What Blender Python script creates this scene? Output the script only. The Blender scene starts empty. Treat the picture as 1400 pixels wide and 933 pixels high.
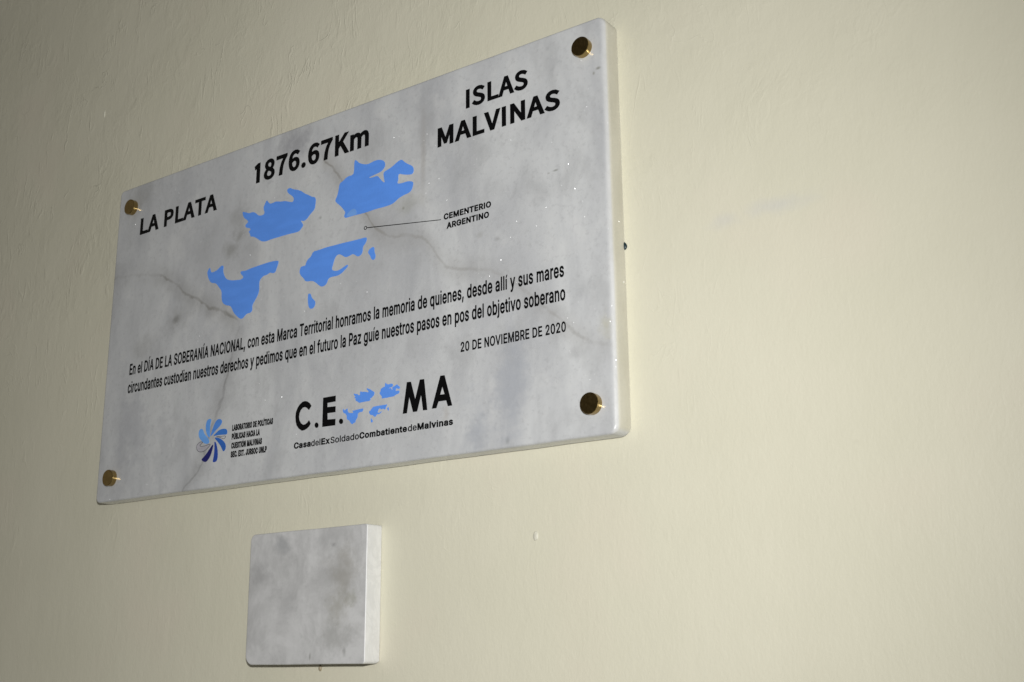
import bpy, bmesh, math, random
from mathutils import Vector, Matrix
from mathutils.geometry import delaunay_2d_cdt

scene = bpy.context.scene
col = scene.collection
random.seed(7)

# ------------------------------------------------------------------ camera
# world: wall face in the plane y = 0 (room towards -y), z up, lower left
# corner of the large plaque at (0, 0, 1.70)
BASE_Z = 1.70
SLAB_T = 0.018
cam_data = bpy.data.cameras.new('camera')
cam_data.sensor_width = 23.5
cam_data.lens = 23.5 * 1616.269 / 1400.0
cam_data.clip_start = 0.02
cam_data.clip_end = 50
cam_data.dof.use_dof = True
cam_data.dof.focus_distance = 0.98
cam_data.dof.aperture_fstop = 13
cam = bpy.data.objects.new('camera', cam_data)
col.objects.link(cam)
cam.matrix_world = Matrix(((0.812641, 0.159753, 0.560441, 1.015723),
    (0.582686, -0.206906, -0.785918, -0.729281),
    (-0.009594, 0.965230, -0.261226, 1.545702),
    (0.000000, 0.000000, 0.000000, 1.000000)))
scene.camera = cam

# ------------------------------------------------------------------ dim room light
world = bpy.data.worlds.new('World')
scene.world = world
world.use_nodes = True
wn, wl = world.node_tree.nodes, world.node_tree.links
wtc = wn.new('ShaderNodeTexCoord')
wsep = wn.new('ShaderNodeSeparateXYZ')
wramp = wn.new('ShaderNodeValToRGB')
wmap = wn.new('ShaderNodeMapRange')
wl.new(wtc.outputs['Generated'], wsep.inputs[0])
wl.new(wsep.outputs['X'], wmap.inputs['Value'])
wmap.inputs['From Min'].default_value = -1.0
wmap.inputs['From Max'].default_value = 1.0
wl.new(wmap.outputs[0], wramp.inputs[0])
wr = wramp.color_ramp
stops = ((0.0, (.220, .204, .174)), (.10, (.175, .164, .140)), (.19, (.065, .058, .050)), (.33, (.028, .028, .028)),
         (.48, (.125, .123, .118)), (1.0, (.170, .166, .156)))
while len(wr.elements) < len(stops): wr.elements.new(.5)
for e, (p, c) in zip(wr.elements, stops): e.position = p; e.color = (*c, 1)
wl.new(wramp.outputs[0], wn['Background'].inputs['Color'])
wn['Background'].inputs['Strength'].default_value = 1.0

# ------------------------------------------------------------------ the camera's flash
flash_data = bpy.data.lights.new('camera_flash', 'SPOT')
flash_data.energy = 36
flash_data.color = (1.0, 0.994, 0.985)
flash_data.shadow_soft_size = 0.016
flash_data.spot_size = math.radians(149)
flash_data.spot_blend = 1.0
flash = bpy.data.objects.new('camera_flash', flash_data)
col.objects.link(flash)
flash.location = (1.031, -0.749, 1.638)
aim = Vector((-0.55, 0.0, 1.92)) - flash.location
flash.rotation_euler = aim.to_track_quat('-Z', 'Y').to_euler()

scene.view_settings.view_transform = 'Standard'
scene.view_settings.look = 'None'
scene.view_settings.exposure = 0.0
scene.view_settings.gamma = 1.0

# ------------------------------------------------------------------ node helpers
class Nodes:
    def __init__(self, name):
        self.mat = bpy.data.materials.new(name)
        self.mat.use_nodes = True
        self.t = self.mat.node_tree
        self.bsdf = self.t.nodes['Principled BSDF']
        self.tc = self.t.nodes.new('ShaderNodeTexCoord')
        s = self.t.nodes.new('ShaderNodeSeparateXYZ')
        self.t.links.new(self.tc.outputs['Object'], s.inputs[0])
        self.X, self.Y, self.Z = s.outputs
        self.P = self.tc.outputs['Object']
    def put(self, v, sock):
        if hasattr(v, 'is_output'):
            self.t.links.new(v, sock)
        elif v is not None:
            sock.default_value = v
    def math(self, op, a, b=None, c=None, clamp=False):
        n = self.t.nodes.new('ShaderNodeMath'); n.operation = op; n.use_clamp = clamp
        self.put(a, n.inputs[0])
        if b is not None: self.put(b, n.inputs[1])
        if c is not None: self.put(c, n.inputs[2])
        return n.outputs[0]
    def scaled(self, vec, s, off=(0, 0, 0)):
        n = self.t.nodes.new('ShaderNodeMapping')
        self.put(vec, n.inputs['Vector'])
        n.inputs['Scale'].default_value = s
        n.inputs['Location'].default_value = off
        return n.outputs[0]
    def noise(self, vec, scale, detail=3, rough=.5, dist=0, color=False, kind='FBM'):
        n = self.t.nodes.new('ShaderNodeTexNoise')
        n.noise_type = kind
        self.put(vec, n.inputs['Vector'])
        n.inputs['Scale'].default_value = scale
        n.inputs['Detail'].default_value = detail
        n.inputs['Roughness'].default_value = rough
        n.inputs['Distortion'].default_value = dist
        return n.outputs['Color' if color else 'Fac'] if color else n.outputs[0]
    def smooth(self, v, a, b, lo=0., hi=1.):
        n = self.t.nodes.new('ShaderNodeMapRange'); n.interpolation_type = 'SMOOTHSTEP'
        self.put(v, n.inputs['Value'])
        n.inputs['From Min'].default_value = a; n.inputs['From Max'].default_value = b
        n.inputs['To Min'].default_value = lo; n.inputs['To Max'].default_value = hi
        return n.outputs[0]
    def mix(self, f, a, b):
        n = self.t.nodes.new('ShaderNodeMix'); n.data_type = 'RGBA'
        self.put(f, n.inputs[0])
        self.put(a if hasattr(a, 'is_output') else (*a, 1), n.inputs[6])
        self.put(b if hasattr(b, 'is_output') else (*b, 1), n.inputs[7])
        return n.outputs[2]
    def curve(self, v, pts):
        n = self.t.nodes.new('ShaderNodeFloatCurve')
        c = n.mapping.curves[0]
        pts = sorted(pts)
        c.points[0].location = pts[0]; c.points[1].location = pts[-1]
        for p in pts[1:-1]: c.points.new(*p)
        for p in c.points: p.handle_type = 'AUTO_CLAMPED'
        n.mapping.update()
        self.put(v, n.inputs['Value'])
        return n.outputs[0]
    def spot(self, x, z, rx, rz, wob=None):
        """soft blotch of the stone round a point"""
        a = self.math('DIVIDE', self.math('SUBTRACT', self.X, x), rx)
        b = self.math('DIVIDE', self.math('SUBTRACT', self.Z, z), rz)
        d = self.math('SQRT', self.math('ADD', self.math('MULTIPLY', a, a), self.math('MULTIPLY', b, b)))
        if wob is not None: d = self.math('ADD', d, wob)
        return self.smooth(d, 0.0, 1.0, 1.0, 0.0)
    def bump(self, h, strength, dist, normal=None):
        n = self.t.nodes.new('ShaderNodeBump')
        n.inputs['Strength'].default_value = strength
        n.inputs['Distance'].default_value = dist
        self.put(h, n.inputs['Height'])
        if normal is not None: self.put(normal, n.inputs['Normal'])
        return n.outputs[0]
    def out(self, **kw):
        for k, v in kw.items():
            k = {'color': 'Base Color', 'rough': 'Roughness', 'metal': 'Metallic', 'normal': 'Normal',
                 'ior': 'IOR', 'spec': 'Specular IOR Level'}[k]
            if k == 'Base Color' and not hasattr(v, 'is_output'): v = (*v, 1)
            self.put(v, self.bsdf.inputs[k])
        return self.mat

# ------------------------------------------------------------------ materials
def wall_material():
    n = Nodes('cream_wall_paint')
    P = n.P
    warp = n.noise(P, 9, 2, color=True)
    vadd = n.t.nodes.new('ShaderNodeVectorMath'); vadd.operation = 'MULTIPLY_ADD'
    n.put(warp, vadd.inputs[0]); vadd.inputs[1].default_value = (.05, .05, .05); n.put(P, vadd.inputs[2])
    Q = vadd.outputs[0]
    # thick paint dried in short thin upright wrinkles, mostly high up on the left
    ridge = None
    for (sx, sz, off, wdt, thr) in ((34, 7, 0, .020, .50), (58, 11, 7.3, .028, .50), (26, 13, 3.1, .016, .46), (95, 18, 11.7, .036, .52), (46, 40, 21.3, .022, .50)):
        f = n.noise(n.scaled(Q, (sx, 1, sz), (off, off, off)), 1.0, 3.5, .5)
        d = n.math('ABSOLUTE', n.math('SUBTRACT', f, thr))
        r = n.smooth(d, 0.0, wdt, 1.0, 0.0)
        m = n.noise(n.scaled(P, (24, 1, 17), (off + 3, 0, off)), 1.0, 3, .55)
        r = n.math('MULTIPLY', r, n.smooth(m, .53, .70))
        ridge = r if ridge is None else n.math('MAXIMUM', ridge, n.math('MULTIPLY', r, .8))
    zone = n.math('MULTIPLY', n.smooth(n.X, .90, .25), n.smooth(n.Z, 1.50, 2.0))
    zone = n.math('ADD', n.math('MULTIPLY', zone, .92), .08)
    patch = n.noise(P, 7, 3)
    zone = n.math('MULTIPLY', zone, n.smooth(patch, .28, .58, .35, 1.0))
    ridge = n.math('MULTIPLY', ridge, zone)
    # crumpled skin of paint above and to the right of the plaque
    crump = n.noise(n.scaled(Q, (95, 1, 60), (6, 6, 6)), 1.0, 5, .6, .8)
    zone2 = n.math('MULTIPLY', n.smooth(n.Z, 1.83, 1.95), n.smooth(n.noise(P, 11, 3), .42, .62, .1, 1.0))
    crump = n.math('MULTIPLY', crump, n.math('ADD', n.math('MULTIPLY', zone2, .9), .12))
    # roller stipple everywhere, a little drawn out upright
    stip = n.noise(n.scaled(P, (480, 1, 240)), 1.0, 3, .6)
    stip2 = n.noise(n.scaled(P, (150, 1, 80), (9, 0, 4)), 1.0, 3, .6)
    swell = n.noise(n.scaled(P, (20, 1, 11)), 1.0, 3, .5)
    h = n.math('ADD', n.math('MULTIPLY', ridge, .00045), n.math('MULTIPLY', stip, .00017))
    h = n.math('ADD', h, n.math('MULTIPLY', stip2, .00022))
    h = n.math('ADD', h, n.math('MULTIPLY', crump, .0009))
    h = n.math('ADD', h, n.math('MULTIPLY', swell, .0008))
    nor = n.bump(h, 1.0, 1.0)
    tone = n.noise(P, 6, 4, .55)
    c = n.mix(n.smooth(tone, .3, .7), (.692, .668, .528), (.725, .697, .558))
    pink = n.noise(n.scaled(P, (1, 1, 1), (4, 4, 4)), 8, 2, .5)
    c = n.mix(n.smooth(pink, .52, .74, 0, .45), c, (.728, .672, .545))
    # faint bluish smear left of the plaque's right hand side
    wob = n.math('MULTIPLY', n.math('SUBTRACT', n.noise(n.scaled(P, (60, 1, 90)), 1, 3), .5), 1.2)
    sm = n.math('MAXIMUM', n.spot(.725, BASE_Z + .1485, .042, .009, wob), n.math('MULTIPLY', n.spot(.683, BASE_Z + .1455, .020, .008, wob), .8))
    c = n.mix(n.math('MULTIPLY', sm, .30), c, (.56, .57, .60))
    # small dirt flecks
    fl = n.noise(n.scaled(P, (90, 1, 60)), 1, 2)
    c = n.mix(n.smooth(fl, .74, .80, 0, .10), c, (.50, .46, .36))
    return n.out(color=c, rough=.52, normal=nor, spec=.35)

VEIN_A = [(297.5, 292.9), (312.0, 276.6), (320.5, 266.9), (339.1, 241.3), (356.2, 219.2), (361.0, 210.9), (372.7, 200.9), (386.1, 194.0), (399.2, 190.7), (414.5, 187.7), (421.2, 182.7), (431.8, 170.4), (446.3, 156.2), (462.4, 149.7), (476.2, 146.3), (487.9, 142.8), (502.1, 132.5), (517.8, 121.7), (532.1, 109.6), (547.9, 97.5), (565.0, 80.9), (583.3, 68.6), (598.0, 63.2)]
VEIN_B = [(1.4, 232.9), (31.9, 229.1), (60.5, 223.9), (81.7, 218.2), (101.6, 206.6), (121.2, 192.3), (146.1, 179.5), (167.1, 168.5), (185.1, 159.4), (196.6, 152.4)]
VEIN_C = [(145.9, 197.1), (139.1, 194.2), (118.5, 189.2), (99.7, 184.7), (79.8, 179.8), (67.7, 174.1), (46.0, 164.1), (19.0, 152.8), (9.2, 141.3), (1.0, 131.1)]

def flakes(n, normal=None, dens=.13):
    """single calcite crystals whose cleavage faces catch the flash"""
    v = n.t.nodes.new('ShaderNodeTexVoronoi'); v.feature = 'F1'
    n.put(n.P, v.inputs['Vector']); v.inputs['Scale'].default_value = 1500
    s = n.t.nodes.new('ShaderNodeSeparateColor'); n.put(v.outputs['Color'], s.inputs[0])
    clump = n.smooth(n.noise(n.P, 14, 2), .35, .68, .3, 1.2)
    rare = n.math('LESS_THAN', s.outputs[0], n.math('MULTIPLY', clump, dens))
    rare = n.math('MULTIPLY', rare, n.math('LESS_THAN', v.outputs['Distance'], .36))
    w = n.t.nodes.new('ShaderNodeTexWhiteNoise'); w.noise_dimensions = '3D'
    n.put(v.outputs['Position'], w.inputs['Vector'])
    sub = n.t.nodes.new('ShaderNodeVectorMath'); sub.operation = 'SUBTRACT'
    n.put(w.outputs['Color'], sub.inputs[0]); sub.inputs[1].default_value = (.5, .5, .5)
    sc = n.t.nodes.new('ShaderNodeVectorMath'); sc.operation = 'SCALE'
    n.put(sub.outputs[0], sc.inputs[0]); sc.inputs['Scale'].default_value = 2.2
    geo = n.t.nodes.new('ShaderNodeNewGeometry')
    ad = n.t.nodes.new('ShaderNodeVectorMath'); ad.operation = 'ADD'
    n.put(geo.outputs['Normal'], ad.inputs[0]); n.put(sc.outputs[0], ad.inputs[1])
    no = n.t.nodes.new('ShaderNodeVectorMath'); no.operation = 'NORMALIZE'
    n.put(ad.outputs[0], no.inputs[0])
    g = n.t.nodes.new('ShaderNodeBsdfGlossy')
    g.inputs['Color'].default_value = (.8, .8, .8, 1)
    g.inputs['Roughness'].default_value = .22
    n.put(no.outputs[0], g.inputs['Normal'])
    gl = n.t.nodes.new('ShaderNodeCombineColor')
    k = n.math('MULTIPLY', rare, .09)
    for i in range(3): n.put(k, gl.inputs[i])
    n.put(gl.outputs[0], g.inputs['Color'])
    mx = n.t.nodes.new('ShaderNodeAddShader')
    n.t.links.new(n.bsdf.outputs[0], mx.inputs[0]); n.t.links.new(g.outputs[0], mx.inputs[1])
    n.t.links.new(mx.outputs[0], n.t.nodes['Material Output'].inputs['Surface'])

def marble_colour(n):
    P = n.P
    wob = n.math('SUBTRACT', n.noise(P, 38, 4, .6), .5)
    fine = n.math('SUBTRACT', n.noise(P, 150, 3, .6), .5)
    # clouded body of the stone, drawn out upright
    cloud = n.noise(n.scaled(P, (15, 15, 6)), 1.0, 5, .6, .8)
    c = n.mix(n.smooth(cloud, .30, .72), (.490, .500, .512), (.630, .642, .642))
    streak = n.noise(n.scaled(P, (34, 34, 7), (2, 2, 2)), 1.0, 4, .55, .5)
    c = n.mix(n.smooth(streak, .50, .74, 0, .34), c, (.335, .345, .365))
    mott = n.noise(n.scaled(P, (1, 1, .8), (3, 1, 5)), 26, 5, .62, .3)
    c = n.mix(n.smooth(mott, .50, .74, 0, .40), c, (.345, .350, .350))
    c = n.mix(n.smooth(mott, .46, .28, 0, .50), c, (.67, .675, .665))
    grit = n.noise(P, 260, 3, .7)
    c = n.mix(n.smooth(grit, .50, .75, 0, .42), c, (.40, .405, .41))
    crystal = n.noise(P, 700, 2, .7)
    c = n.mix(n.smooth(crystal, .35, .75, 0, .22), c, (.60, .60, .60))
    # veins
    def vein(u, v, pts, su, sv, wid, strength, tint, c):
        f = n.curve(n.math('DIVIDE', u, su, clamp=True), [(a / 1000 / su, b / 1000 / sv) for a, b in pts])
        f = n.math('MULTIPLY', f, sv)
        d = n.math('ABSOLUTE', n.math('ADD', n.math('SUBTRACT', v, f), n.math('ADD', n.math('MULTIPLY', wob, .014), n.math('MULTIPLY', fine, .004))))
        s = n.curve(n.math('DIVIDE', u, su, clamp=True), strength)
        core = n.math('MULTIPLY', n.smooth(d, 0, wid, 1, 0), s)
        halo = n.math('MULTIPLY', n.smooth(d, 0, wid * 4.5, 1, 0), n.math('MULTIPLY', s, .48))
        m = n.math('MAXIMUM', core, halo)
        m = n.math('MULTIPLY', m, n.smooth(n.noise(P, 75, 3), .25, .6, .45, 1.0))
        return n.mix(m, c, tint)
    c = vein(n.X, n.Z, VEIN_A, .6, .33, .0044, [(0, 0), (.49, 0), (.505, .9), (.60, .8), (.68, .55), (.75, .58), (.82, .34), (.93, .52), (1, .35)], (.31, .30, .28), c)
    c = vein(n.X, n.Z, VEIN_B, .6, .33, .0044, [(0, .6), (.08, .35), (.15, .9), (.30, .95), (.328, .5), (.34, 0), (1, 0)], (.285, .280, .265), c)
    c = vein(n.Z, n.X, VEIN_C, .33, .6, .0044, [(0, .55), (.10, .95), (.2, .6), (.30, .8), (.40, .6), (.447, .35), (.46, 0), (1, 0)], (.275, .275, .275), c)
    # clouds and specks of darker stone
    w2 = n.math('ADD', n.math('MULTIPLY', wob, 1.6), n.math('MULTIPLY', fine, 1.0))
    for (x, z, rx, rz, k, t) in ((.105, .1707, .007, .007, .8, (.22, .22, .21)), (.107, .170, .026, .022, .42, (.31, .31, .30)), (.418, .262, .0045, .06, .42, (.36, .335, .30)), (.058, .150, .03, .02, .35, (.33, .33, .32)),
            (.180, .226, .016, .013, .62, (.29, .29, .275)), (.192, .238, .014, .012, .62, (.29, .29, .275)), (.19, .257, .02, .02, .42, (.33, .33, .32)), (.205, .222, .03, .02, .3, (.35, .35, .34)), (.036, .315, .030, .028, .36, (.35, .35, .33)),
            (.262, .314, .034, .020, .62, (.31, .31, .33)), (.42, .285, .016, .040, .40, (.36, .36, .36)), (.444, .225, .020, .090, .26, (.36, .37, .40)),
            (.40, .219, .024, .012, .35, (.38, .38, .32)), (.3967, .2173, .0022, .0022, .6, (.22, .22, .18)), (.2985, .2316, .0026, .0026, .5, (.25, .26, .24)),
            (.5926, .2862, .0035, .002, .75, (.22, .22, .18)), (.5885, .283, .0018, .0022, .6, (.25, .25, .2)), (.5516, .2119, .004, .0014, .7, (.22, .22, .2)), (.545, .211, .002, .0012, .5, (.25, .25, .22)),
            (.592, .081, .011, .014, .45, (.52, .49, .33)), (.564, .065, .010, .008, .35, (.33, .33, .33)), (.5035, .0055, .003, .004, .6, (.25, .26, .26)),
            (.444, .033, .006, .014, .35, (.42, .38, .33)), (.508, .05, .022, .065, .60, (.36, .38, .42)), (.474, .012, .020, .045, .58, (.36, .38, .42)), (.330, .020, .020, .05, .30, (.38, .39, .42)), (.10, .05, .018, .07, .36, (.37, .38, .40)), (.30, .30, .05, .018, .35, (.37, .37, .38)),
            (.05, .07, .030, .06, .42, (.36, .37, .40)), (.55, .26, .03, .06, .20, (.40, .41, .43)), (.36, .29, .03, .03, .20, (.36, .36, .36)), (.41, .035, .02, .03, .2, (.4, .4, .4)),
            (.478, .175, .006, .004, .3, (.30, .30, .27)), (.495, .168, .004, .003, .4, (.26, .26, .25))):
        c = n.mix(n.math('MULTIPLY', n.spot(x, z, rx, rz, w2 if rx > .005 else None), k), c, t)
    return c

def honed(n, face, lo, hi, a, b, creamy=False):
    """stone colour going over to the whiter, matt finish of the right hand edge"""
    cl = n.noise(n.scaled(n.P, (30, 30, 14)), 1, 4, .6)
    c = n.mix(n.smooth(cl, .3, .72), lo, hi)
    v = n.noise(n.scaled(n.P, (60, 60, 40), (5, 1, 2)), 1, 4, .6, 1.0)
    c = n.mix(n.smooth(n.math('ABSOLUTE', n.math('SUBTRACT', v, .5)), 0, .10, .16, 0), c, (.45, .45, .43))
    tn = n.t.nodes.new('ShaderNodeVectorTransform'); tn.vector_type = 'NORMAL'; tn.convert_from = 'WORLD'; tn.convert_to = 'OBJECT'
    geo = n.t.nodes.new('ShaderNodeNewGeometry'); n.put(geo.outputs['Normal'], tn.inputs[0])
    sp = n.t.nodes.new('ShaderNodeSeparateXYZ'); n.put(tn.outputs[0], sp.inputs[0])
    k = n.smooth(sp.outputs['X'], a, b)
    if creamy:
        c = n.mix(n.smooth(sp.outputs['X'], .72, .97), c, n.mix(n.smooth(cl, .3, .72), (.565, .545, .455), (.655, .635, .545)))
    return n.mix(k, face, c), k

def marble_face():
    n = Nodes('polished_marble')
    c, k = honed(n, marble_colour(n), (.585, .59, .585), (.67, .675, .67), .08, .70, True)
    rough = n.math('ADD', n.smooth(n.noise(n.P, 60, 3), .3, .7, .10, .17), n.math('MULTIPLY', k, .30))
    h = n.math('ADD', n.noise(n.P, 130, 3, .6), n.math('MULTIPLY', k, n.noise(n.P, 420, 3, .65)))
    m = n.out(color=c, rough=rough, normal=n.bump(h, .06, .004), spec=.45)
    flakes(n)
    return m

def small_face():
    n = Nodes('grey_veined_marble')
    P = n.P
    wob = n.math('SUBTRACT', n.noise(P, 55, 7, .72), .5)
    cloud = n.noise(n.scaled(P, (26, 26, 20)), 1, 8, .68, .5)
    c = n.mix(n.smooth(cloud, .30, .68), (.47, .47, .465), (.65, .65, .645))
    d = n.math('ABSOLUTE', n.math('SUBTRACT', n.noise(n.scaled(P, (14, 14, 20), (9, 2, 6)), 1, 4, .55, 1.0), .5))
    c = n.mix(n.smooth(d, 0, .07, .10, 0), c, (.30, .30, .29))
    w = n.math('MULTIPLY', wob, 2.4)
    for (x, z, rx, rz, k, t) in ((.112, .070, .024, .034, .55, (.33, .315, .28)), (.108, .045, .018, .020, .45, (.36, .35, .30)), (.122, .052, .007, .014, .22, (.38, .39, .30)),
            (.115, .010, .0030, .005, .5, (.25, .25, .24)), (.105, .022, .034, .014, .45, (.30, .30, .28)), (.012, .075, .018, .014, .5, (.29, .29, .29)), (.04, .098, .014, .012, .50, (.28, .29, .30)),
            (.09, .10, .03, .012, .4, (.33, .33, .33)), (.077, .006, .0016, .005, .6, (.24, .24, .22)), (.10, .095, .006, .004, .6, (.24, .24, .24)), (.05, .05, .03, .02, .22, (.34, .34, .34))):
        c = n.mix(n.math('MULTIPLY', n.spot(x, z, rx, rz, w), k), c, t)
    grit = n.noise(P, 260, 3, .7)
    c = n.mix(n.smooth(grit, .5, .75, 0, .20), c, (.36, .365, .36))
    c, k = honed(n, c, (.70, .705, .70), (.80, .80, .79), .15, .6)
    rough = n.math('ADD', .14, n.math('MULTIPLY', k, .2))
    m = n.out(color=c, rough=rough, normal=n.bump(n.noise(P, 130, 3), .05, .004), spec=.45)
    flakes(n, dens=.05)
    return m

def paint(name, rgb, rough=.35, mott=.12, spec=.4):
    n = Nodes(name)
    t = n.noise(n.scaled(n.P, (40, 40, 160)), 1, 3)
    c = n.mix(n.smooth(t, .35, .7), tuple(v * (1 - mott) for v in rgb), tuple(min(1, v * (1 + mott)) for v in rgb))
    return n.out(color=c, rough=rough, normal=n.bump(n.noise(n.P, 500, 2), .08, .002), spec=spec)

def brass_material():
    n = Nodes('worn_brass')
    t = n.noise(n.P, 240, 3)
    c = n.mix(n.smooth(t, .35, .7), (.36, .255, .10), (.43, .31, .125))
    return n.out(color=c, metal=1.0, rough=n.smooth(n.noise(n.P, 500, 3), .3, .7, .17, .26), normal=n.bump(n.noise(n.scaled(n.P, (900, 900, 900)), 1, 2), .04, .001))

M = dict(
    wall=wall_material(), face=marble_face(), small=small_face(),
    black=paint('black_engraving_paint', (.0035, .0035, .004), .45, spec=.12),
    blue=paint('blue_map_paint', (.122, .330, .93), .32, .035),
    pale_blue=paint('pale_blue_paint', (.19, .40, .86), .32, .04),
    brass=brass_material(),
    outline=paint('grey_outline_paint', (.10, .10, .12), .4),
    pale=paint('pale_lilac_paint', (.47, .46, .50), .4),
    teal=paint('dark_teal_plastic', (.012, .03, .035), .4),
    glue=paint('brown_glue', (.33, .28, .19), .35),
    lump=paint('cream_plaster', (.68, .66, .55), .5, .04),
)
for i, rgb in enumerate(((.16, .40, .86), (.13, .36, .84), (.09, .27, .74), (.045, .19, .60), (.030, .135, .50), (.022, .070, .38), (.012, .014, .14))):
    M['petal%d' % i] = paint('petal_blue', rgb, .35, .05)

# ------------------------------------------------------------------ mesh helpers
def link(name, bm, mats, parent=None, label=None, smooth=None):
    me = bpy.data.meshes.new(name)
    bmesh.ops.remove_doubles(bm, verts=bm.verts, dist=1e-7)
    bm.normal_update(); bm.to_mesh(me); bm.free()
    for m in (mats if isinstance(mats, (list, tuple)) else [mats]): me.materials.append(m)
    o = bpy.data.objects.new(name, me); col.objects.link(o)
    if parent is not None: o.parent = parent
    if label: o['label'] = label
    if smooth is not None:
        for p in me.polygons: p.use_smooth = True
        me.set_sharp_from_angle(angle=math.radians(smooth))
    return o

def thing(name, loc, label, cat, group=None):
    o = bpy.data.objects.new(name, None); col.objects.link(o)
    o.empty_display_size = .05
    o.location = loc; o['label'] = label; o['category'] = cat
    if group: o['group'] = group
    return o

def slab(w, h, t, corner, round_edge, name, parent, mats, gap=.0004, wav=.0003):
    """rounded stone slab; round_edge = (left, right, bottom, top) radii of the rounded front edge"""
    bm = bmesh.new()
    rl, rr, rb, rt = round_edge
    pts = []
    def side(p0, p1, nrm, k):
        for i in range(1, k):
            u = i / k; pts.append((p0[0] + (p1[0] - p0[0]) * u, p0[1] + (p1[1] - p0[1]) * u, *nrm))
    cl = {'bl': corner[0], 'br': corner[1], 'tr': corner[2], 'tl': corner[3]}
    def arc(cx, cy, r, a0):
        for i in range(9):
            a = math.radians(a0 + i * 90 / 8); pts.append((cx + r * math.cos(a), cy + r * math.sin(a), math.cos(a), math.sin(a)))
    arc(cl['bl'], cl['bl'], cl['bl'], 180)
    side((cl['bl'], 0), (w - cl['br'], 0), (0, -1), 40)
    arc(w - cl['br'], cl['br'], cl['br'], 270)
    side((w, cl['br']), (w, h - cl['tr']), (1, 0), 24)
    arc(w - cl['tr'], h - cl['tr'], cl['tr'], 0)
    side((w - cl['tr'], h), (cl['tl'], h), (0, 1), 40)
    arc(cl['tl'], h - cl['tl'], cl['tl'], 90)
    side((0, h - cl['tl']), (0, cl['bl']), (-1, 0), 24)
    def rad(nx, ny):
        a = rr if nx > 0 else rl; b = rt if ny > 0 else rb
        return a * nx * nx + b * ny * ny
    from mathutils import noise as mn
    rings = []
    prof = [('inner', 0), ('back', 0), ('mid', .5)] + [('arc', i / 8) for i in range(9)] + [('in', 0)]
    for kind, u in prof:
        ring = []
        for x, y, nx, ny in pts:
            r = rad(nx, ny)
            wv = mn.noise(Vector((x * 22, y * 22, 1.7))) * wav
            if kind == 'inner': off, d = -.006, gap
            elif kind == 'back': off, d = wv, gap + .0024 * max(0, -ny) ** 2   # lower back arris cut back, shaped to leave a thin dark shadow line
            elif kind == 'mid': off, d = wv, gap + (t - r - gap) * u
            elif kind == 'arc':
                a = u * math.pi / 2
                off, d = wv * (1 - u) - r * (1 - math.cos(a)), t - r * (1 - math.sin(a))
            else: off, d = -r - .0012, t
            ring.append(bm.verts.new((x + nx * off, -d, y + ny * off)))
        rings.append(ring)
    n = len(pts)
    for a, b in zip(rings, rings[1:]):
        for i in range(n):
            bm.faces.new((a[i], a[(i + 1) % n], b[(i + 1) % n], b[i]))
    bm.faces.new(rings[-1]); bm.faces.new(rings[0][::-1])
    bmesh.ops.recalc_face_normals(bm, faces=bm.faces)
    o = link(name, bm, mats, parent, smooth=40)
    return o

def poly(s): return [tuple(float(v) for v in p.split(',')) for p in s.split()]

def area(p): return sum(p[i - 1][0] * p[i][1] - p[i][0] * p[i - 1][1] for i in range(len(p))) / 2

def grow(p, d):
    """move a closed outline d along its right hand normal (outlines are ccw, holes cw)"""
    if not d: return p
    out = []
    for i in range(len(p)):
        a, b, c = Vector(p[i - 1]), Vector(p[i]), Vector(p[(i + 1) % len(p)])
        u, v = (b - a).normalized(), (c - b).normalized()
        n1, n2 = Vector((u.y, -u.x)), Vector((v.y, -v.x))
        m = n1 + n2
        if m.length < 1e-4: m = n1
        m.normalize()
        k = d / max(m.dot(n1), .5)
        out.append((b.x + m.x * k, b.y + m.y * k))
    return out

def smooth_outline(p, it=1):
    for _ in range(it):
        q = []
        for i in range(len(p)):
            a, b = p[i], p[(i + 1) % len(p)]
            q += [(a[0] * .75 + b[0] * .25, a[1] * .75 + b[1] * .25), (a[0] * .25 + b[0] * .75, a[1] * .25 + b[1] * .75)]
        p = q
    return p

def sheet(bm, contours, y, th=.00018):
    """a paint sheet: first contour outer, the rest holes, in metres (x, z); back at y, front th nearer the room"""
    cs = []
    for i, p in enumerate(contours):
        if (area(p) > 0) != (i == 0): p = p[::-1]
        cs.append(p)
    flat, edges = [], []
    for p in cs:
        k = len(flat); flat += p
        edges += [(k + i, k + (i + 1) % len(p)) for i in range(len(p))]
    vs, _, fs, *_ = delaunay_2d_cdt([Vector(q) for q in flat], edges, [], 0, 1e-7)
    def winding(x, z):
        w = 0
        for p in cs:
            for i in range(len(p)):
                (xa, za), (xb, zb) = p[i - 1], p[i]
                if (za > z) != (zb > z) and x < xa + (xb - xa) * (z - za) / (zb - za):
                    w += 1 if zb > za else -1
        return w
    T = [bm.verts.new((v.x, y - th, v.y)) for v in vs]
    for f in fs:
        cx = sum(vs[i].x for i in f) / len(f); cz = sum(vs[i].y for i in f) / len(f)
        if winding(cx, cz) > 0: bm.faces.new([T[i] for i in f])
    F = [bm.verts.new((a, y - th, b)) for a, b in flat]
    Bk = [bm.verts.new((a, y + .0003, b)) for a, b in flat]
    k = 0
    for p in cs:
        m = len(p)
        for i in range(m):
            a, b = k + i, k + (i + 1) % m
            bm.faces.new((F[a], Bk[a], Bk[b], F[b]))
        k += m

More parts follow.
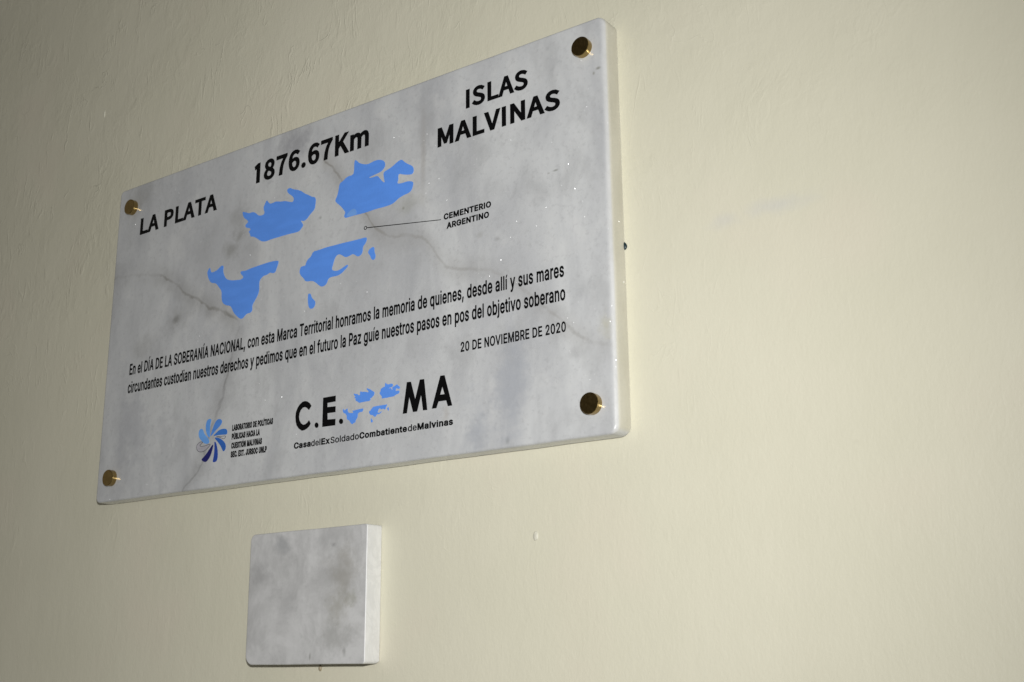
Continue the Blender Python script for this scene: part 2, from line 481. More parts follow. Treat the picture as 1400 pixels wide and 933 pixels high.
def layout(text, font, bold):
    """list of contour groups in font units (cap height 1000), and their x extent"""
    g = GLYPHS[font]; x = 0; groups = []
    for ch in text:
        adv, body = g[ch].split(';')
        if body:
            for grp in body.split('/'):
                cs = [[(a + x, b) for a, b in poly(c)] for c in grp.split('|')]
                high = min(q[1] for q in cs[0]) > 800          # dots and accents stay clear of the stem below
                groups.append([grow([(a, b + 30 * high) for a, b in c], bold * (.45 if high else 1)) for c in cs])
        x += float(adv) + bold * 1.2
    xs = [q[0] for G in groups for q in G[0]]
    return groups, min(xs), max(xs)

def lettering(runs, parent, y, mat, label=None, slant=0.0):
    """runs: (text, font, bold, x0, x1, baseline, cap) in millimetres; one mesh for the whole run"""
    bm = bmesh.new()
    for text, font, bold, x0, x1, base, cap in runs:
        groups, a, b = layout(text, font, bold)
        sx = (x1 - x0) / (b - a); sy = cap / (1000 + 2 * bold)
        for G in groups:
            sheet(bm, [[((x0 + (px - a) * sx + slant * (py * sy)) / 1000, (base + (py + bold) * sy) / 1000) for px, py in c] for c in G], y)
    return link('lettering', bm, mat, parent, label)

GLYPHS = {
 'plain': {
  ' ': '369;',
  ',': '369;166,-235 269,140 133,140 74,-235',
  '.': '369;222,-2 251,17 271,46 277,81 271,115 251,144 222,164 187,170 153,164 124,144 104,115 97,81 104,46 124,17 153,-2 187,-9',
  '0': '891;549,2 636,47 705,122 755,223 786,349 797,499 786,649 755,776 704,878 635,952 548,998 446,1013 343,998 256,952 187,878 136,776 104,649 94,499 104,349 135,223 186,122 255,47 342,2 446,-13|377,109 320,145 275,203 242,283 222,382 215,499 222,618 242,717 275,797 320,855 377,891 446,903 513,891 570,855 616,797 649,717 669,618 676,499 669,382 649,283 616,203 570,145 513,109 446,97',
  '2': '891;765,0 765,111 300,111 300,119 525,353 660,508 702,569 729,624 744,677 749,732 739,808 710,875 663,932 601,976 527,1004 442,1013 357,1004 281,976 218,930 169,869 139,796 129,711 250,711 255,766 273,813 301,851 339,880 385,897 440,903 491,898 537,883 575,857 605,823 623,780 630,730 625,685 611,642 555,555 460,450 126,93 126,0',
  'A': '943;167,0 374,595 418,729 482,940 456,940 519,732 564,595 777,0 910,0 543,1000 396,1000 32,0/727,279 727,391 216,391 216,279',
  'B': '897;485,0 592,9 677,35 742,77 787,131 813,196 821,268 814,340 791,399 756,447 714,483 667,506 619,515 619,524 700,562 734,591 760,629 777,677 783,735 774,805 749,869 706,923 646,964 569,991 474,1000 118,1000 118,0|245,454 488,454 549,447 601,429 642,399 673,361 692,317 699,268 686,207 648,157 581,123 481,112 245,112|245,888 472,888 556,877 614,843 649,793 660,732 654,683 635,642 605,608 566,582 520,566 468,561 245,561',
  'C': '1003;600,-8 669,9 734,37 791,74 840,122 881,178 911,243 930,315 803,315 765,225 702,158 620,118 526,104 439,116 361,150 296,207 246,284 214,382 203,499 214,617 246,715 296,793 361,850 438,884 526,896 620,883 702,842 765,776 788,733 803,685 930,685 910,758 880,822 840,879 790,926 733,964 669,991 599,1008 526,1013 403,998 295,951 205,875 137,773 94,647 79,499 94,352 137,227 205,125 295,49 403,2 526,-13',
  'D': '987;571,15 689,60 755,106 809,164 852,233 893,357 907,502 894,646 852,769 810,838 757,895 693,940 579,985 443,1000 183,1000 183,888 434,888 541,876 628,842 696,785 745,709 775,614 785,502 775,389 745,293 695,216 625,159 534,124 422,112 189,112 189,0 430,0/118,1000 118,0 245,0 245,1000',
  'E': '823;738,0 738,112 245,112 245,450 699,450 699,562 245,562 245,888 732,888 732,1000 118,1000 118,0',
  'G': '1023;641,-1 740,37 823,97 886,179 926,278 940,393 940,503 556,503 556,391 854,391 815,398 806,314 779,242 735,183 678,140 608,113 528,104 440,116 362,150 296,207 246,285 214,382 203,499 214,617 246,715 295,793 360,850 436,884 521,896 620,882 700,839 761,773 802,685 932,685 913,755 883,818 842,874 793,922 735,961 669,990 597,1008 521,1013 400,998 293,951 203,875 136,773 93,647 79,499 93,353 136,227 204,125 294,49 403,2 528,-13',
  'H': '1016;245,0 245,456 771,456 771,0 898,0 898,1000 771,1000 771,568 245,568 245,1000 118,1000 118,0',
  'I': '383;131,0 252,0 252,1000 131,1000',
  'J': '779;446,-5 518,21 578,64 624,124 652,197 661,286 661,1000 534,1000 534,286 522,205 487,146 433,110 364,98 294,110 239,146 204,205 192,286 192,340 65,340 65,286 74,197 102,124 148,64 209,21 281,-5 364,-13',
  'L': '772;710,0 710,112 245,112 245,1000 118,1000 118,0',
  'M': '1235;240,0 240,572 239,646 238,731 236,818 234,899 220,899 254,801 285,710 313,631 335,572 562,0 672,0 896,572 919,633 947,713 978,805 1008,899 997,899 995,812 993,725 992,643 991,572 991,0 1116,0 1116,1000 936,1000 693,368 672,311 649,238 625,162 604,96 632,96 612,165 588,241 565,312 545,368 298,1000 118,1000 118,0',
  'N': '1029;246,0 246,572 244,645 240,754 234,892 211,889 291,749 349,650 397,570 760,0 911,0 911,1000 784,1000 784,383 785,309 788,213 796,105 813,108 762,210 713,296 674,359 268,1000 118,1000 118,0',
  'O': '1048;647,2 754,49 844,125 912,227 955,352 969,499 955,647 912,773 844,875 754,951 647,998 525,1013 403,998 296,951 206,875 137,773 94,647 79,499 94,352 137,227 206,125 296,49 403,2 525,-13|439,115 362,150 297,206 246,284 214,382 203,499 214,618 246,716 297,794 362,850 439,885 525,896 610,885 687,851 752,795 803,717 835,618 846,499 835,382 803,283 752,205 687,149 610,115 525,104',
  'P': '874;245,0 245,889 456,889 527,882 584,862 626,831 655,789 672,740 677,683 672,627 655,577 626,535 584,503 528,483 457,477 215,477 215,365 462,365 568,376 653,407 719,457 766,522 794,598 803,683 794,769 766,845 719,909 653,958 568,990 462,1000 118,1000 118,0',
  'R': '883;245,0 245,889 458,889 529,882 585,864 627,835 656,796 673,748 679,692 673,637 656,591 627,553 585,524 530,507 459,501 189,501 189,389 464,389 569,398 654,427 721,473 767,534 795,607 805,692 795,777 767,851 721,913 655,960 569,990 464,1000 118,1000 118,0/841,0 595,450 452,450 694,0',
  'S': '878;546,-8 636,21 707,66 760,125 792,195 803,272 796,336 776,388 744,432 705,467 612,518 519,549 417,577 333,606 292,627 257,656 234,692 226,738 233,783 253,822 285,855 329,880 382,896 442,901 526,891 594,860 642,810 663,743 788,743 775,817 741,882 689,936 621,978 540,1005 446,1013 353,1005 270,979 201,936 147,880 113,811 102,732 110,670 132,615 169,568 251,512 361,470 481,437 582,402 622,379 653,352 673,317 679,274 671,224 648,181 610,145 562,118 504,102 440,97 381,101 327,115 280,139 243,172 217,216 205,268 75,268 90,188 126,118 179,61 251,18 338,-9 440,-17',
  'T': '882;379,888 379,0 505,0 505,888 819,888 819,1000 62,1000 62,888',
  'U': '1017;619,-5 714,30 792,85 850,157 887,243 899,340 899,1000 772,1000 772,350 764,282 740,222 702,172 650,134 585,109 509,101 433,109 368,134 315,172 277,222 252,282 244,350 244,1000 118,1000 118,340 130,243 166,157 225,85 303,30 398,-5 509,-16',
  'V': '943;546,0 910,1000 776,1000 569,405 525,271 461,60 487,60 423,270 378,405 166,1000 32,1000 401,0',
  'X': '932;180,0 357,254 405,326 443,386 481,454 453,454 491,384 528,324 574,254 750,0 896,0 509,564 509,470 877,1000 734,1000 587,787 534,710 495,646 456,574 479,574 439,647 401,710 350,787 205,1000 58,1000 427,464 427,559 36,0',
  'a': '765;374,-12 423,2 495,48 536,102 544,102 544,0 662,0 662,494 655,570 634,630 602,675 562,708 470,746 381,756 321,751 261,738 205,715 154,680 112,633 81,572 197,538 231,591 293,634 335,646 385,650 432,646 471,633 502,612 524,583 537,547 542,505 542,501 537,477 521,462 459,446 350,432 246,414 152,380 114,352 85,316 66,270 60,212 68,144 94,88 134,42 186,10 247,-10 314,-17|255,103 224,119 200,142 185,171 181,206 186,244 203,274 230,296 264,312 345,330 394,337 455,346 510,358 542,373 542,271 536,226 518,183 488,145 448,115 397,96 335,89',
  'b': '834;539,-4 616,32 679,89 727,166 757,261 767,371 757,481 727,575 679,652 615,709 538,744 450,756 387,750 337,733 270,680 232,628 223,628 223,1000 103,1000 103,0 220,0 220,115 232,115 271,61 339,7 389,-10 451,-16|370,101 318,128 276,170 246,226 228,294 221,372 228,450 246,517 276,572 317,613 369,640 433,648 497,639 550,612 591,569 621,513 639,447 645,372 639,297 621,229 591,172 549,129 497,101 433,92',
  'c': '778;512,-1 602,42 671,110 696,153 713,201 598,230 573,174 532,130 477,101 407,91 340,101 285,130 243,174 213,231 195,297 189,368 195,441 213,508 243,565 285,610 340,639 407,648 476,639 531,611 571,568 595,515 711,544 668,633 600,700 511,741 407,756 312,744 230,707 161,649 110,572 78,478 67,368 78,261 110,167 161,90 230,32 312,-4 407,-16',
  'd': '834;446,-10 496,7 564,61 603,115 615,115 615,0 731,0 731,1000 611,1000 611,628 602,628 565,680 497,733 448,750 385,756 297,744 220,709 156,652 108,575 77,481 67,371 77,261 107,166 155,89 219,32 296,-4 384,-16|338,101 285,129 243,172 213,229 195,297 189,372 195,447 213,513 243,569 284,612 337,639 402,648 465,640 518,613 559,572 589,517 607,450 613,372 607,294 589,226 559,170 517,128 465,101 402,92',
  'e': '794;490,-10 555,9 612,38 659,77 694,124 717,179 601,207 561,143 499,104 417,91 353,98 297,121 251,158 217,209 196,273 189,349 189,415 195,474 214,530 245,578 288,616 341,641 403,649 465,641 516,617 556,578 585,528 603,467 609,397 664,434 147,434 147,333 730,333 730,381 723,475 702,554 670,619 628,670 578,709 522,735 464,751 403,756 308,743 226,706 159,647 109,569 78,475 67,367 78,260 109,167 161,90 230,32 316,-4 417,-16',
  'f': '499;13,746 13,643 448,643 448,746/279,0 279,823 285,870 303,904 336,925 383,932 422,928 447,921 477,1024 437,1036 368,1042 316,1036 266,1020 222,993 188,955 166,907 158,848 158,0',
  'g': '836;493,-289 571,-267 637,-230 689,-177 721,-106 732,-17 732,746 615,746 615,627 605,627 566,680 498,733 448,750 385,756 298,744 221,709 157,652 108,577 77,484 67,376 77,268 108,177 157,105 221,52 298,20 383,9 446,15 496,31 563,82 602,134 612,134 612,-11 606,-68 587,-113 555,-148 489,-180 407,-191 349,-187 303,-173 239,-130 199,-80 99,-136 126,-178 162,-216 207,-249 263,-274 330,-291 407,-296|339,124 286,149 244,188 214,241 195,305 189,379 195,451 213,516 243,570 285,612 338,639 403,648 466,640 519,614 560,573 590,519 608,454 614,379 608,302 590,238 559,186 518,148 466,124 403,116',
  'h': '806;230,506 248,556 278,595 316,624 362,641 413,647 483,635 537,598 571,540 582,462 582,0 702,0 702,472 694,560 670,631 631,685 580,724 518,748 447,756 368,745 299,712 243,653 201,565 223,565 223,1000 103,1000 103,0 223,0 223,446',
  'i': '328;223,0 223,746 103,746 103,0/197,876 224,894 242,919 248,950 242,981 224,1006 197,1024 164,1030 133,1024 106,1006 87,981 81,950 87,919 106,894 133,876 164,870',
  'j': '328;103,-57 97,-106 80,-141 49,-163 4,-170 -19,-170 -19,-281 7,-281 73,-274 127,-254 169,-222 200,-178 218,-123 223,-59 223,746 103,746/196,876 223,894 242,919 248,950 242,981 223,1006 196,1024 164,1030 132,1024 105,1006 87,981 81,950 87,919 105,894 132,876 164,870',
  'l': '326;103,0 223,0 223,1000 103,1000',
  'm': '1199;223,0 223,468 229,523 247,568 275,604 310,629 350,645 392,650 450,640 497,611 529,567 539,511 539,0 659,0 659,486 664,531 679,570 703,603 736,629 776,644 823,650 880,641 929,615 963,568 974,499 974,0 1095,0 1095,501 1087,581 1063,646 1025,695 977,731 921,752 858,759 801,754 748,737 702,710 663,674 633,631 614,579 631,579 607,652 565,709 506,747 431,759 384,754 338,739 297,715 260,680 231,635 211,581 221,581 220,746 103,746 103,0',
  'n': '805;230,506 248,556 278,595 316,624 362,641 413,647 483,635 537,598 571,540 582,462 582,0 702,0 702,472 694,560 669,631 631,685 580,724 518,748 447,756 368,745 299,712 243,653 201,565 220,565 219,746 103,746 103,0 223,0 223,446',
  'o': '816;504,-4 587,32 655,90 706,167 738,261 749,368 738,478 706,572 655,649 587,707 504,744 407,756 312,744 230,707 161,649 110,572 78,478 67,368 78,261 110,167 161,90 230,32 312,-4 407,-16|340,101 285,130 243,174 213,231 195,297 189,368 195,441 213,508 243,565 285,610 340,639 407,648 476,639 531,610 574,565 604,507 622,441 628,368 622,297 604,231 574,174 531,130 476,101 407,91',
  'p': '834;223,-281 223,115 232,115 271,61 339,7 389,-10 451,-16 539,-4 616,32 679,89 727,166 757,261 767,371 757,481 727,575 679,652 615,709 538,744 450,756 387,750 337,733 270,680 232,628 220,628 220,746 103,746 103,-281|370,101 318,128 276,170 246,226 228,294 221,372 228,450 246,517 276,572 317,613 369,640 433,648 497,639 550,612 591,569 621,513 639,447 645,372 639,297 621,229 591,172 549,129 497,101 433,92',
  'q': '834;731,746 615,746 615,628 603,628 565,680 497,733 448,750 385,756 297,744 220,709 156,652 108,575 77,481 67,371 77,261 107,166 155,89 219,32 296,-4 384,-16 446,-10 496,7 564,61 602,115 611,115 611,-281 731,-281|338,101 285,129 243,172 213,229 195,297 189,372 195,447 213,513 243,569 284,612 337,639 402,648 465,640 518,613 559,572 589,517 607,450 613,372 607,294 589,226 559,170 517,128 465,101 402,92',
  'r': '509;223,0 223,466 229,515 247,557 276,592 313,618 357,635 407,640 452,638 479,634 479,754 451,756 419,756 355,748 300,722 255,682 227,631 219,631 219,746 103,746 103,0',
  's': '717;439,-9 511,13 570,47 614,93 642,147 651,209 639,280 602,337 540,381 451,411 338,438 282,456 244,478 221,507 213,545 224,588 257,623 307,646 368,654 431,645 477,620 508,585 527,545 637,570 617,622 588,667 548,704 499,732 439,750 368,756 293,749 226,728 170,695 128,652 101,599 92,538 104,467 142,409 205,365 293,334 417,305 465,289 499,267 520,238 527,202 515,159 481,122 426,98 356,89 294,97 244,118 207,156 185,209 70,185 89,125 121,74 166,35 220,7 285,-10 358,-16',
  't': '447;13,746 13,643 401,643 401,746/128,183 141,102 181,42 245,4 331,-8 377,-5 419,3 397,105 364,100 335,98 294,104 267,120 253,150 248,192 248,926 128,926',
  'u': '806;437,1 505,33 562,92 604,181 586,181 586,0 702,0 702,746 582,746 582,300 576,240 557,190 528,151 490,122 444,104 393,99 323,111 269,147 235,206 223,283 223,746 103,746 103,273 111,186 136,115 175,60 226,21 288,-2 358,-10',
  'v': '765;445,0 730,746 599,746 440,305 399,171 362,41 404,41 367,171 325,305 166,746 34,746 319,0',
  'x': '744;180,0 291,168 351,267 402,357 340,357 393,267 454,168 564,0 703,0 410,421 410,332 691,746 554,746 458,601 398,498 345,405 407,405 352,498 290,601 197,746 56,746 336,336 337,429 41,0',
  'y': '765;127,-281 180,-285 230,-281 274,-267 313,-243 347,-210 401,-114 730,746 600,746 440,305 398,171 361,41 404,41 367,170 325,305 166,746 34,746 319,-3 296,-70 278,-114 256,-145 231,-165 204,-175 140,-172 121,-168 93,-272',
  'z': '748;666,0 666,111 248,111 248,118 654,650 654,746 94,746 94,635 499,635 499,628 82,90 82,0',
  'Í': '383;131,0 252,0 252,1000 131,1000/238,1097 367,1295 233,1295 139,1097',
  'Ó': '1048;647,2 754,49 844,125 912,227 955,352 969,499 955,647 912,773 844,875 754,951 647,998 525,1013 403,998 296,951 206,875 137,773 94,647 79,499 94,352 137,227 206,125 296,49 403,2 525,-13|439,115 362,150 297,206 246,284 214,382 203,499 214,618 246,716 297,794 362,850 439,885 525,896 610,885 687,851 752,795 803,717 835,618 846,499 835,382 803,283 752,205 687,149 610,115 525,104/570,1097 700,1295 566,1295 472,1097',
  'Ú': '1017;619,-5 714,30 792,85 850,157 887,243 899,340 899,1000 772,1000 772,350 764,282 740,222 702,172 650,134 585,109 509,101 433,109 368,134 315,172 277,222 252,282 244,350 244,1000 118,1000 118,340 130,243 166,157 225,85 303,30 398,-5 509,-16/554,1097 684,1295 550,1295 456,1097',
  'í': '328;223,0 223,746 103,746 103,0/210,843 340,1040 205,1040 111,843',
 },
 'humanist': {
  ' ': '306;',
  '.': '379;190,-18 253,8 280,76 253,146 190,172 126,146 100,76 126,8',
  '1': '640;250,0 392,0 392,990 300,990 110,880 135,775 250,835',
  '6': '757;411,-18 500,-3 579,41 642,109 683,199 698,307 686,420 649,508 591,571 514,608 420,621 301,589 194,501 209,663 247,780 302,859 372,902 452,915 539,895 610,839 681,915 581,989 446,1018 333,999 232,940 151,837 96,684 76,477 93,299 139,161 210,62 303,2|196,401 300,499 400,528 500,501 560,424 580,307 557,188 497,109 411,80 302,118 230,226',
  '7': '757;270,0 400,0 414,218 442,408 493,582 574,751 693,925 693,1000 67,1000 67,894 553,894 396,625 308,340',
  '8': '757;382,-18 486,-5 573,31 638,87 680,158 694,240 670,358 609,443 527,503 527,510 587,570 638,653 659,752 647,838 612,911 555,967 479,1002 385,1015 245,983 147,894 111,761 129,666 178,590 246,531 246,525 158,461 90,369 63,248 78,161 122,88 189,32 278,-5|450,543 339,594 256,662 224,761 245,846 301,902 383,922 475,898 532,835 553,745 526,639|383,75 276,99 201,164 173,259 191,349 240,425 311,486 443,428 539,354 576,244 552,156 485,97',
  'A': '829;5,0 132,0 229,306 595,306 690,0 824,0 484,1000 344,1000|261,405 310,559 409,898 415,898 516,559 563,405',
  'I': '400;138,0 263,0 263,1000 138,1000',
  'K': '881;138,0 263,0 263,317 435,521 735,0 876,0 514,621 828,1000 685,1000 266,498 263,498 263,1000 138,1000',
  'L': '741;138,0 701,0 701,108 263,108 263,1000 138,1000',
  'M': '1108;138,0 251,0 251,554 235,849 240,849 321,621 510,101 595,101 783,621 864,849 869,849 853,554 853,0 970,0 970,1000 819,1000 628,465 558,256 553,256 480,465 289,1000 138,1000',
  'N': '986;138,0 256,0 256,525 241,838 247,838 355,632 719,0 849,0 849,1000 729,1000 729,480 746,164 739,164 632,370 266,1000 138,1000',
  'P': '864;138,0 263,0 263,398 428,398 551,410 653,446 730,507 780,593 797,707 779,821 730,904 651,960 548,990 423,1000 138,1000|263,501 263,898 407,898 502,892 576,872 629,837 661,783 671,707 643,590 557,522 412,501',
  'S': '813;415,-18 530,-3 624,37 695,98 739,176 754,266 727,390 653,475 548,533 407,595 329,631 266,683 240,763 263,840 328,889 427,907 553,882 655,814 720,895 592,983 427,1018 325,1005 238,969 171,913 127,840 112,753 144,630 221,548 315,497 458,434 544,392 604,338 626,255 601,170 529,113 416,93 266,127 141,217 65,130 163,51 280,0',
  'T': '817;345,0 472,0 472,894 775,894 775,1000 42,1000 42,894 345,894',
  'V': '784;321,0 467,0 784,1000 656,1000 495,458 398,128 393,128 296,458 134,1000 1,1000',
  'm': '1263;126,0 251,0 251,538 348,623 437,651 514,630 560,566 574,453 574,0 698,0 698,538 797,623 885,651 963,630 1008,566 1023,453 1023,0 1147,0 1147,469 1139,572 1112,653 1068,712 1005,748 924,760 796,720 678,618 637,694 571,743 473,760 349,723 243,633 240,633 228,741 126,741',
 },
}
# outlines in millimetres from the lower left corner of the marble slab
ISLAND_SHAPES = {
  'nw': '194.2,261.8 198.9,260.3 203.4,258 208.7,258.3 212.6,256.5 216.6,252.9 220.4,251.8 224.1,252 225.3,253.7 223.1,258.9 225,262.4 227.4,265.9 229.7,262.8 232.5,260.7 236.2,260.9 240.3,261.4 246.7,259.5 251.9,259 257.1,257 261.8,255.2 263.7,256.9 263.1,259.8 260.4,262.4 256.7,264.8 254.4,267.7 254.5,270 257.9,270.6 261.6,268.3 266.8,266.4 272,264.3 277.2,260.2 282.4,257.4 287.5,254.2 290.5,253.5 292.1,250.8 291.8,247.1 291.1,241.6 287.2,239.1 284.4,237.1 281.5,234.3 277.6,233 275.3,234.2 273.5,234.3 275.6,231.9 277.3,229.2 274.9,226.8 272,224.5 267,224.4 258.9,224.9 250.8,224.9 242.5,224.9 235.3,224.9 230.1,224.4 224.8,224.9 220.5,227 216,230.3 211.6,232.9 207.2,233.8 206.5,236.8 204.1,239.5 207.3,240.9 205.5,242.9 201.1,243.9 198.8,246.8 201.4,248.2 203.4,249.7 200.5,252.7 197.1,254.7 195.2,258.3',
  'ne': '339.1,276.9 341.5,275.5 344.4,272.5 348.7,270.3 354.3,268.6 358.9,269.1 363.5,269.9 368.1,269.4 372.7,267.6 375,264.8 375.1,261.5 373.1,259.1 369.8,257.4 364.8,256.8 359.3,256.1 356.7,255.9 357.3,254.9 361.2,254.6 366.7,254.8 369.5,251.2 372.8,247.4 375.2,246.1 374.2,250 373.2,254.6 374.3,256.5 377.5,257.2 381.1,258.1 384.6,259.4 388.1,261.3 391.7,262.6 394.3,262.6 397.1,259.7 400.6,257 405,254.4 407.3,252 407.8,248.6 406.5,246.1 402.6,246.4 396.4,248.1 391.5,250.3 390.2,248.8 390.7,245.1 389.4,242.5 390.3,241.2 395.6,240.6 400,240.9 404.4,240.1 407.5,238.5 407.1,235.2 405.9,231.9 402.8,229.8 397.6,229.3 391.5,227.9 386.2,224.9 382.7,224 374.7,223.7 365.7,224.1 356.6,223.7 349.2,223.6 342.7,224 336.2,224.1 331.5,224.1 329.2,224.2 327.7,226.1 329.4,229.3 327.5,232 323.5,236.7 317.1,242 316.5,244.3 318.8,247.6 320,251.7 321.2,259 325.4,260.1 330.1,263.1 337.7,263 338.5,267.3 338.4,273.3',
  'sw': '148.5,210.1 150,213 152.1,214.6 153.6,209.5 156.5,208.5 162.1,209.4 165.8,211.4 169,213.2 171.9,211.7 171.1,207.9 172.5,203.3 176.3,197.9 183.1,195.2 190.8,194 197.3,193.2 200.9,194.9 198,197.8 195.7,200.2 197.2,201.7 202.1,200.8 210.5,201.8 216.9,202.1 227.3,202.6 235.6,202.8 246,202.1 247.1,200.4 245.3,195.8 243.1,191 239.5,191 236.3,192.5 232.2,190.9 227.1,190.8 222.6,187.5 222.4,182.2 222.9,178.3 221.4,173.7 218,169.4 214.2,164.8 215,160.2 212.5,158 207.3,158.2 203.8,155.4 200.7,154.1 196.8,155.9 193.4,158.8 189.3,162.5 186.3,167.7 183.9,170.1 178.4,171.5 173.2,174.7 171.3,179.7 171.1,186.8 166.9,191.5 162,196.8 155.2,198.1 151.4,202.4 149.4,206.8',
  'se': '291,201.1 297.5,200.9 305.9,201.5 316.5,201.3 325.8,201.2 337.1,200.8 347.3,200.5 354.9,200.6 355.9,198.6 354.5,195.4 351.1,192.6 351.2,187.8 348.8,185.2 345.3,184.7 341.7,187.5 338.6,188.5 334.6,187.2 330.5,187.3 327.3,189.7 323.6,191.7 320,191.3 317.5,187.8 316.1,183.3 314.7,179.6 316.9,177.6 321.6,176.6 325.7,177.3 329.8,178.9 333.8,180 334.4,178.3 330.9,175.9 325.9,172.9 320.8,172 314.5,172.5 310.9,171.6 309.5,167.9 307,166 303.3,165.5 300.1,167.3 295.7,171 291.3,173.5 282.7,174.4 280.3,178.1 276.4,181.3 274.5,185.3 275.9,189.5 278.6,189.8 281.9,189.5 282.8,192.6 284.9,195 288.6,196.7',
  'islet_e': '363.1,190 364.7,188.8 364.8,184.9 366.4,181.5 365.5,178.2 363,177.9 361,179.9 359.9,182.8 357.3,185.7 358.2,187.9 360.7,189.3',
  'islet_s': '288.1,162.4 290,161.3 291.5,157.4 295.4,154.3 296.1,151.4 294.6,148.1 291,147.2 288.2,149.2 286.9,153.9 286.5,158.8 286.7,161.9',
}
PATCH_SHAPE = '330.74,224.84 331.88,227.31 333.98,229.02 336.93,230.39 340.66,230.38 342.79,228.04 343.11,224.01 338.08,224.24'
SMALL_MAP = (0.23982, 0.02201, 292.72628, 0.00368, 0.24238, -0.62415)
PETALS = [
  ('150.13,51.17 150.25,54.49 151.9,56.23 154.17,56.52 156.12,54.9 157.74,51.39 161.85,48.15 164.79,45.07 166.01,42.19 163.67,41.08 159.56,41.71 155.24,44.51 151.49,47.97', 0),
  ('159.57,55.59 159.6,60.02 160.93,63.46 163.68,64.66 166.75,63.84 166.15,61.42 165.5,57.64 165.56,52.12 166.28,46.54 163.49,47.96 160.98,51.56', 1),
  ('166.76,47.58 167.7,50.77 169.72,55.47 171.8,59.63 174.78,62.45 178.77,62.78 181.57,60.73 181.52,58.43 178.56,55.51 173.98,52.77 169.83,49.42', 2),
  ('170.38,47.71 174.2,50 178.02,52.29 183.55,52.99 188.37,52.14 189.79,49.25 189.18,46.88 184,47.32 177.6,47.69 172.8,47.54', 3),
  ('172.14,45.86 176.17,45.67 181.91,43.65 186.98,39.82 188.67,36.38 188.3,33.19 185.67,31.42 183.91,33.67 181.65,37.16 177.31,41.45', 4),
  ('172.58,42.54 174.94,41.18 176.91,36.6 178.33,31.03 178.22,25.63 176.44,23.12 171.64,23.18 172.54,26.77 173.34,31.56 173.24,37.56', 5),
  ('171.39,40.49 171.26,37.23 168.67,29.89 165.75,26.39 162.31,24.14 158.13,25.55 155.94,27.42 159.02,29.28 162.83,32.15 166.52,36.12', 6),
]
OPEN_PETALS = ['157.37,43.44 154.45,44.16 151.22,43.58 148.74,41.93 148.22,38.68 150.29,35.7 154.5,34.42 159.35,34.82 163.24,36.75 167.05,39.44 167.35,40.67 162.95,40.07 157.32,39.43 151.51,40.41',
  '173.68,46.67 180.92,46.05 187.68,45.97 187.41,44.37 185.52,43.24 183.88,43.86 179.38,45.47']
MONOGRAM = {
  'C': '295.73,59.47 293.83,61.9 291.09,63.82 288.06,64.76 284.74,64.47 281.49,62.57 278.95,59.98 277.13,56.32 276.66,52.49 277.24,48.05 278.43,44.52 281.28,41.28 285.05,39 288.03,39.03 291.28,40.08 293.84,41.69 295.56,44.11 293.44,47.15 291.35,45.35 289.09,44.18 286.45,44.02 283.7,45.81 281.9,48.44 281.07,51.45 281.57,54.78 283.1,57.49 285.35,59.14 287.66,59.42 290.03,58.53 292.93,56.12',
  'first dot': '304.96,41.38 304.88,40.66 304.59,40.03 304.11,39.56 303.48,39.3 302.78,39.27 302.07,39.47 301.41,39.89 300.88,40.48 300.52,41.19 300.38,41.94 300.45,42.67 300.75,43.3 301.23,43.77 301.86,44.03 302.56,44.06 303.27,43.86 303.93,43.44 304.46,42.85 304.81,42.14',
  'E': '309.43,64.72 324.26,64.61 324.27,59.52 314.84,59.44 314.86,55.86 324.44,55.36 324.52,50.23 315.22,50.48 315.46,44.98 324.75,44.44 324.66,38.89 309.46,39.32',
  'second dot': '333.6,41.17 333.52,40.48 333.21,39.87 332.71,39.43 332.07,39.18 331.35,39.15 330.62,39.36 329.96,39.76 329.42,40.34 329.06,41.03 328.91,41.75 329,42.46 329.31,43.06 329.81,43.51 330.45,43.75 331.17,43.78 331.9,43.57 332.57,43.16 333.11,42.59 333.46,41.9',
  'M': '403.37,64.87 407.68,64.7 412.43,49.67 417.09,65.07 421.56,64.87 425.11,39.03 420.69,39.29 418.58,52.21 414.59,39.18 410.29,39.28 406.15,52.1 403.83,39.08 399.47,39.18',
  'A': '438.24,65.13 442.55,64.94 450.43,39.39 446.03,39.39 444.35,44.25 436.57,44.4 434.38,39.29 429.73,39.45|440.38,55.88 442.65,49.57 438.2,49.73',
}


# ------------------------------------------------------------------ wall
def build_wall():
    bm = bmesh.new()
    bmesh.ops.create_cube(bm, size=1)
    for v in bm.verts: v.co = Vector((.5 + v.co.x * 5.0, .075 + v.co.y * .15, 1.6 + v.co.z * 3.2))
    w = link('wall', bm, M['wall'])
    w['kind'] = 'structure'
    w['label'] = 'cream painted plaster wall with fine upright wrinkles behind the marble plaques'
    w['category'] = 'wall'
    def lump(x, z, rx, rz, d, seed, label):
        from mathutils import noise as mn
        b = bmesh.new(); bmesh.ops.create_icosphere(b, subdivisions=3, radius=1)
        for v in b.verts:
            k = 1 + .22 * mn.noise(v.co * 1.7 + Vector((seed, 0, 0)))
            v.co = Vector((x + v.co.x * rx * k, v.co.y * d * k, z + v.co.z * rz * k))
        link('paint_lump', b, M['lump'], w, label, smooth=80)
    lump(.5155, BASE_Z - .065, .0024, .0034, .0010, 3, 'small pale lump of paint on the wall right of the small plaque')
    lump(-.067, BASE_Z + .4475, .0012, .0042, .0009, 8, 'small pale lump of paint high on the left of the wall')
build_wall()

# ------------------------------------------------------------------ large plaque
plaque = thing('marble_plaque', (0, 0, BASE_Z), 'large white marble plaque with blue island map and black Spanish inscription', 'plaque')
stone = slab(.600, .3302, SLAB_T, (.006, .0075, .0080, .006), (.003, .0050, .0022, .0022), 'slab', plaque, M['face'])
FRONT = -SLAB_T

